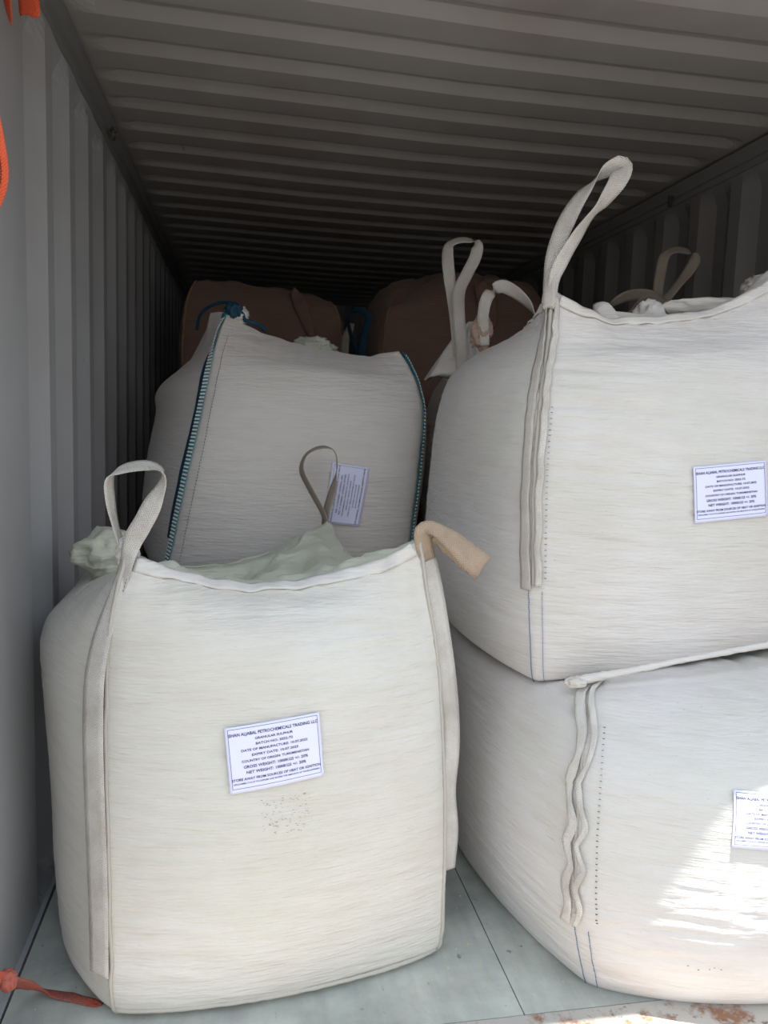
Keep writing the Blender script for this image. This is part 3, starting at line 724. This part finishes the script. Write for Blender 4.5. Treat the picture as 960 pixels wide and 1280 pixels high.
# ---- bag D: second row left, upper, with teal seams
def low_bag(cx, cy, wx, wy, z0, z1, label, mtl, seed, yaw=0.0):
    def q(h, z): 
        r = []
        for a, b in ((-1,-1),(1,-1),(1,1),(-1,1)):
            x, y = a*wx*h/2, b*wy*h/2; r.append((cx+x*math.cos(yaw)-y*math.sin(yaw), cy+x*math.sin(yaw)+y*math.cos(yaw), z))
        return r
    H = z1-z0
    lv = [(q(.80, z0), [.02]*4, Z4), (q(.90, z0+.012), [.04]*4, Z4), (q(.96, z0+.2*H), [.05]*4, Z4), (q(.97, z0+.5*H), [.055]*4, Z4), (q(.96, z0+.8*H), [.05]*4, Z4), (q(.90, z0+.95*H), [.03]*4, Z4), (q(.8, z1), [.02]*4, Z4)]
    b = Bag('bulk_bag', label, lv, mtl, seed=seed, fold=.006, top=((cx, cy, z1-.004), 1.0), noise_top=.0, rows=70, cols=30)
    for c in range(4): b.seam(c, 1, 5, .005)
    return b
lowD = low_bag(.16, 3.03, .90, .90, 0, .725, 'plain grey bulk bag on the floor beneath the teal-seamed bag', M['grey'], 31)
LD = [
 ([(-.20,2.72,.74), (.54,2.76,.74), (.58,3.34,.74), (-.26,3.32,.74)], [.04]*4, Z4),
 ([pA(208,722,2.66), pA(502,720,2.70), (.64,3.42,.76), (-.34,3.36,.76)], [.05,.05,.05,.05], Z4),
 ([pA(216,690,2.62), pA(510,675,2.66), (.68,3.44,.88), (-.36,3.36,.88)], [.06,.06,.06,.07], Z4),
 ([pA(238,590,2.60), pA(522,590,2.64), (.70,3.44,1.10), (-.34,3.34,1.10)], [.07,.06,.06,.085], Z4),
 ([pA(255,510,2.64), pA(526,520,2.66), (.68,3.42,1.28), (-.31,3.32,1.28)], [.06,.05,.06,.085], [0,0,0,0]),
 ([pA(264,468,2.68), pA(520,485,2.70), (.65,3.38,1.38), (-.31,3.30,1.375)], [.035,.02,.03,.080], [-.02,0,0,.0]),
 ([pA(272,430,2.74), pA(511,462,2.74), (.60,3.32,1.44), pA(240,446,3.10)], [.015,.0,.0,-.01], [.02,0,0,-.005]),
 ([pA(286,392,2.84), pA(498,440,2.79), (.54,3.26,1.47), pA(264,399,3.02)], [-.02,0,0,.015], [.055,.03,.03,-.012]),
]
D = Bag('bulk_bag', 'grey-white bulk bag with teal stitched corner seams behind the front left bag', LD, M['grey'], seed=4, fold=.0045, dent=.016, top=((.22, 3.05, 1.46), 1.0), fold_f=16)
for cn, sg in ((0, -1), (1, 1)):
    st = D.path(cn, [sg*.010]*2, 1.0, 6.9, 30, .022, lift=.007)
    o = ribbon('seam_tape', st, M['teal'], D.root); o['label'] = 'teal seam tape'
    D.dashes(cn, sg*.008, 1.0, 6.7, .0125, .019, .006, M['stitch_white'], 'stitching', across=True, lift=.012)
st = D.path(0, [-.030, -.028], 2.2, 6.0, 20, .016, lift=.005); o = ribbon('loop_strap', st, M['web_blue'], D.root); o['label'] = 'dark blue webbing strap'
D.dashes(0, .030, 1.0, 6.3, .010, .005, .0012, M['stitch_dark'], 'stitching')
tube('lifting_loop', [at(306,400,2.83), at(298,382,2.85), at(280,378,2.9), at(262,383,2.95), at(250,394,3.0), at(246,412,3.04)], .006, M['web_blue'], D.root, rough=.3)
crumple('loop_knot', at(292, 388, 2.84), (.028, .025, .024), M['web_blue'], D.root, 41, amp=.4)
crumple('gathered_corner', at(300, 394, 2.85), (.03, .02, .028), M['hem'], D.root, 43, amp=.35)
tube('loop_end', [at(305,400,2.83), at(316,403,2.84), at(326,407,2.86), at(332,414,2.87)], .007, M['web_blue'], D.root, rough=.6)
crumple('tied_spout', at(392, 438, 3.0), (.075, .05, .045), M['green'], D.root, 44, amp=.4)
sheet_label(D, at(437, 622, 2.52), .205, .130, -97.0, seed=4)

settle(lowD, D)

# ---- bag G: second row right, upper, behind bag B
low_bag(1.27, 3.18, .92, .88, 0, .745, 'plain grey bulk bag on the floor, behind the crushed bag at the bottom right', M['grey'], 32)
def box_levels(FL, FR, BR, BL, z0, z1, peaks, bul=.06, sag=.06):
    Cq = np.array([FL, FR, BR, BL], float); m = Cq.mean(0); H = z1-z0
    f = lambda h, z: [(m[0]+(p[0]-m[0])*h, m[1]+(p[1]-m[1])*h, z) for p in Cq]
    pk = [(m[0]+(p[0]-m[0])*.86, m[1]+(p[1]-m[1])*.86, z1+q) for p, q in zip(Cq, peaks)]
    mid = [(m[0]+(p[0]-m[0])*.95, m[1]+(p[1]-m[1])*.95, z1-.05+q*.35) for p, q in zip(Cq, peaks)]
    return [(f(.86, z0), [.03]*4, Z4), (f(.95, z0+.015), [.04]*4, Z4), (f(1, z0+.2*H), [bul]*4, Z4), (f(1.01, z0+.5*H), [bul]*4, Z4), (f(1, z0+.8*H), [bul*.8]*4, Z4), (mid, [.03]*4, [sag*.3]*4), (pk, [0]*4, [sag]*4)]
LG = box_levels((.85,2.76), (1.68,2.74), (1.72,3.56), (.85,3.56), .76, 1.47, (.09, .12, .05, .05))
G = Bag('bulk_bag', 'pale bulk bag mostly hidden behind the tall-looped bag, its own loops sticking up', LG, M['grey'], seed=6, fold=.005, top=((1.2, 3.15, 1.45), 1.2), rows=90, cols=36)
lp = [W(577,480,2.66,(1,-.2,0),.042), W(577,440,2.66,(1,-.2,0),.042), W(574,400,2.67,(1,-.2,0),.042), W(574,365,2.68,(1,-.2,0),.042), W(584,342,2.68,(.9,-.2,.4),.042), W(594,322,2.68,(.9,-.2,.2),.042), W(596,306,2.68,(.8,-.6,-.4),.042), W(584,300,2.69,(.2,-.8,-.6),.042),
      W(568,302,2.70,(.1,-.8,-.6),.042), W(560,312,2.71,(.8,-.7,0),.042), W(561,340,2.71,(1,-.3,0),.042), W(565,368,2.71,(1,-.2,0),.04), W(569,400,2.70,(1,-.2,0),.038), W(573,445,2.70,(1,-.2,0),.038)]
ribbon('lifting_loop', lp, M['web_grey'], G.root)
lp = [W(824,394,2.75,(.9,-.3,0),.035), W(822,372,2.76,(.9,-.4,.1),.036), W(825,345,2.76,(.8,-.5,.1),.038), W(831,320,2.76,(.7,-.7,-.1),.040), W(845,312,2.76,(.1,-.7,-.7),.042), W(861,315,2.75,(-.1,-.7,-.7),.042),
      W(868,326,2.74,(.8,-.5,.3),.042), W(857,344,2.74,(.75,-.3,.6),.042), W(842,362,2.74,(.7,-.3,.6),.042), W(828,380,2.74,(.7,-.3,.5),.038), W(822,396,2.74,(.8,-.3,.3),.03)]
o = ribbon('lifting_loop', lp, M['web_dark'], G.root)
ribbon('lifting_loop', [W(745,398,2.62,(.5,-.5,.6),.04), W(762,382,2.62,(.45,-.5,.7),.042), W(785,370,2.62,(.1,-.4,.9),.042), W(810,369,2.64,(-.2,-.4,.9),.040), W(828,378,2.68,(-.5,-.4,.7),.036), W(836,394,2.70,(-.5,-.4,.6),.03)], M['web_dark'], G.root)
ribbon('lifting_loop', [W(778,400,2.56,(.6,-.5,.6),.04), W(790,386,2.56,(.5,-.5,.7),.040), W(806,376,2.57,(.1,-.4,.9),.040), W(822,376,2.60,(-.3,-.4,.9),.036), W(836,388,2.64,(-.5,-.4,.6),.03)], M['web_dark'], G.root)
crumple('gathered_corner', at(842, 393, 2.72), (.10, .05, .045), M['grey'], G.root, 51, amp=.3)
cloth_ear('gathered_corner', at(572, 474, 2.82), .125, .09, at(590, 402, 2.80), M['grey'], G.root, 52)

# ---- third row: tan bags E (left) and F (right), each on a lower bag
low_bag(.09, 4.50, .86, .84, 0, .96, 'brown bulk bag on the floor of the back row, lowest on the left', M['tan'], 33)
LE = box_levels((-.30,4.08), (.50,4.10), (.52,4.92), (-.30,4.90), .98, 1.92, (.06, .0, .02, .03), bul=.05, sag=-.02)
E = Bag('bulk_bag', 'dim brown bulk bag at the back left, flat-topped in the dark', LE, M['tan'], seed=7, fold=.0045, top=((.11, 4.5, 1.94), 1.0), rows=90, cols=36, noise_top=.02, fold_f=14)
E.seam(0, 1, 6, .007, M['brownhem']); E.seam(1, 1, 6, .005, M['brownhem'])
ribbon('top_flap', [W(366,362,4.10,(.9,-.3,.3),.03), W(374,378,4.06,(.9,-.3,.3),.07), W(384,402,4.04,(.9,-.3,.2),.06), W(392,428,4.03,(.9,-.3,.1),.03)], M['tan'], E.root, thick=.008, bump=.02)
low_bag(1.14, 4.34, .88, .84, 0, .96, 'brown bulk bag on the floor of the back row, lowest on the right', M['tan'], 34)
LF = box_levels((.70,3.90), (1.56,3.88), (1.58,4.72), (.68,4.72), .98, 1.94, (-.06, .05, .08, .02), bul=.07, sag=-.11)
Fg = Bag('bulk_bag', 'large brown round-topped bulk bag at the back, behind the standing loops', LF, M['tan'], seed=8, fold=.005, top=((1.12, 4.3, 2.13), .9), rows=90, cols=36, noise_top=.02, fold_f=14)
Fg.seam(0, 1, 6, .005, M['brownhem']); Fg.seam(1, 1, 6, .005, M['brownhem'])
ribbon('top_flap', [W(600,352,3.86,(.9,-.3,0),.05), W(606,368,3.83,(.9,-.3,0),.09), W(612,390,3.82,(.9,-.3,0),.08), W(616,410,3.82,(.9,-.3,0),.03)], M['tan'], Fg.root, thick=.008, bump=.02)
ribbon('lifting_loop', [W(452,444,3.74,(.9,-.3,0),.035), W(455,420,3.74,(.9,-.4,0),.035), W(460,398,3.74,(.8,-.5,.1),.035), W(450,388,3.74,(.1,-.6,.7),.035), W(438,390,3.74,(.2,-.8,.4),.035), W(435,402,3.75,(.3,-.9,0),.035), W(440,422,3.76,(.4,-.9,0),.035), W(448,444,3.77,(.5,-.8,0),.03)], M['web_blue'], Fg.root)
ribbon('lifting_loop', [W(431,445,3.80,(.9,-.3,0),.04), W(432,424,3.80,(.9,-.3,0),.04), W(436,414,3.80,(.9,-.3,0),.04), W(440,404,3.81,(.9,-.3,0),.03)], M['web_dark'], Fg.root)

# ------------------------------------------------------------------ orange lashing straps
def strap(rows, label, mtl=None, dots=False, fray=.004, thick=.003, bump=0):
    rows = [tuple(r) for r in rows]; o0 = np.array(rows[0][:3])
    o = ribbon('lashing_strap', rows, mtl or M['orange'], None, thick=thick, fray=fray, bump=bump)
    tag(o, label, 'strap', None)
    return o
s1 = strap([W(22,-60,1.80,(1,-.3,0),.045), W(30,-25,1.80,(1,-.3,0),.045), W(36,2,1.80,(1,-.3,0),.045), W(37,21,1.80,(1,-.3,0),.046)], 'wide orange lashing strap end hanging from the roof rail', fray=.006)
s2 = strap([W(2,-60,1.76,(.7,-.6,0),.035), W(7,-20,1.76,(.6,-.6,0),.032), W(10,5,1.76,(.5,-.6,0),.026), W(14,28,1.76,(.4,-.6,0),.012)], 'narrow pointed orange strap tip hanging at the top left edge', fray=.003)
rows = [W(-50,-80,1.42,(1,-.2,0),.050), W(-38,40,1.42,(1,-.2,.1),.050), W(-24,120,1.42,(1,-.2,.15),.050), W(-10,195,1.42,(1,-.2,.2),.050), W(-8,225,1.42,(1,-.3,0),.05), W(-18,255,1.43,(1,-.3,-.3),.05), W(-42,310,1.45,(1,-.3,-.4),.05)]
s3 = strap(rows, 'orange lashing strap with dark stitched dots, bent against the left wall')
mb = MB(); rr = catmull(np.array(rows), 150); 
for i in range(30, 140):
    p = rr[i, :3]; t = rr[min(i+1, 149), :3]-rr[i-1, :3]; t /= np.linalg.norm(t); wd = rr[i, 3:6]-t*(rr[i, 3:6]@t); wd /= np.linalg.norm(wd)
    nn = np.cross(t, wd); nn = nn if nn[1] < 0 else -nn
    for a in (-.015, -.006, .004, .013):
        c = p+wd*a+nn*.0022
        mb.add([c+t*x*.0014+wd*y*.0008+nn*z*.0004 for z in (-1, 1) for x, y in ((-1,-1),(1,-1),(1,1),(-1,1))], [(0,3,2,1),(4,5,6,7),(0,1,5,4),(1,2,6,5),(2,3,7,6),(3,0,4,7)])
d = _mesh('stitching', np.array(mb.v), mb.f, M['dots'], None, False); d.parent = s3
def F0(px, py, z, w_, wd): return (*onz(px, py, z), *w_, wd)
s4 = strap([W(-40,1208,1.47,(.1,-.3,1),.05), W(-14,1220,1.52,(.1,-.4,.9),.036), W(4,1224,1.55,(.1,-.3,.9),.030), W(17,1228,1.58,(.1,-.5,.8),.026), W(34,1233,1.625,(.1,-.6,.7),.040), F0(60,1240,.012,(.1,-.8,.4),.038), F0(95,1248,.004,(.1,-1,0),.024), F0(125,1256,.004,(.1,-1,0),.018)],
           'dirty red-orange strap lying on the floor, running under the front left bag', M['orange_dirty'], thick=.004, bump=.006)
kn = crumple('knot', at(10, 1226, 1.56), (.017, .015, .022), M['orange_dirty'], None, 61, amp=.25, freq=1.0); kn.parent = s4

# ------------------------------------------------------------------ spilled sulphur grains
proto = None
spots = [(571,1166),(570,1186),(556,1196),(571,1135),(594,1143),(636,1166),(624,1175),(634,1196),(643,1212),(645,1216),(704,1227),(575,1120),(560,1210),(585,1180),(600,1205),(612,1226),(590,1240),(556,1178),(44,1262),(441,1251),(665,1245),(690,1240),(540,1225),(520,1240)]
for i, (x, y) in enumerate(spots):
    p = onz(x, y, .0015)
    if proto is None:
        bm = bmesh.new(); bmesh.ops.create_icosphere(bm, subdivisions=2, radius=.0019)
        for v in bm.verts: v.co *= 1+.25*noise.noise(v.co*400)
        me = bpy.data.meshes.new('sulphur_grain'); bm.to_mesh(me); bm.free(); me.materials.append(M['sulphur'])
        proto = bpy.data.objects.new('sulphur_grain', me); o = proto
    else: o = proto.copy()
    C.objects.link(o); o.location = tuple(p); k = random.uniform(.6, 1.25); o.scale = (k, k, k*.8)
    tag(o, 'tiny pale yellow sulphur grain spilled on the floor boards', 'grain', 'sulphur grains spilled on the floor')
for o in bpy.data.objects:
    if '_loc' in o: del o['_loc']
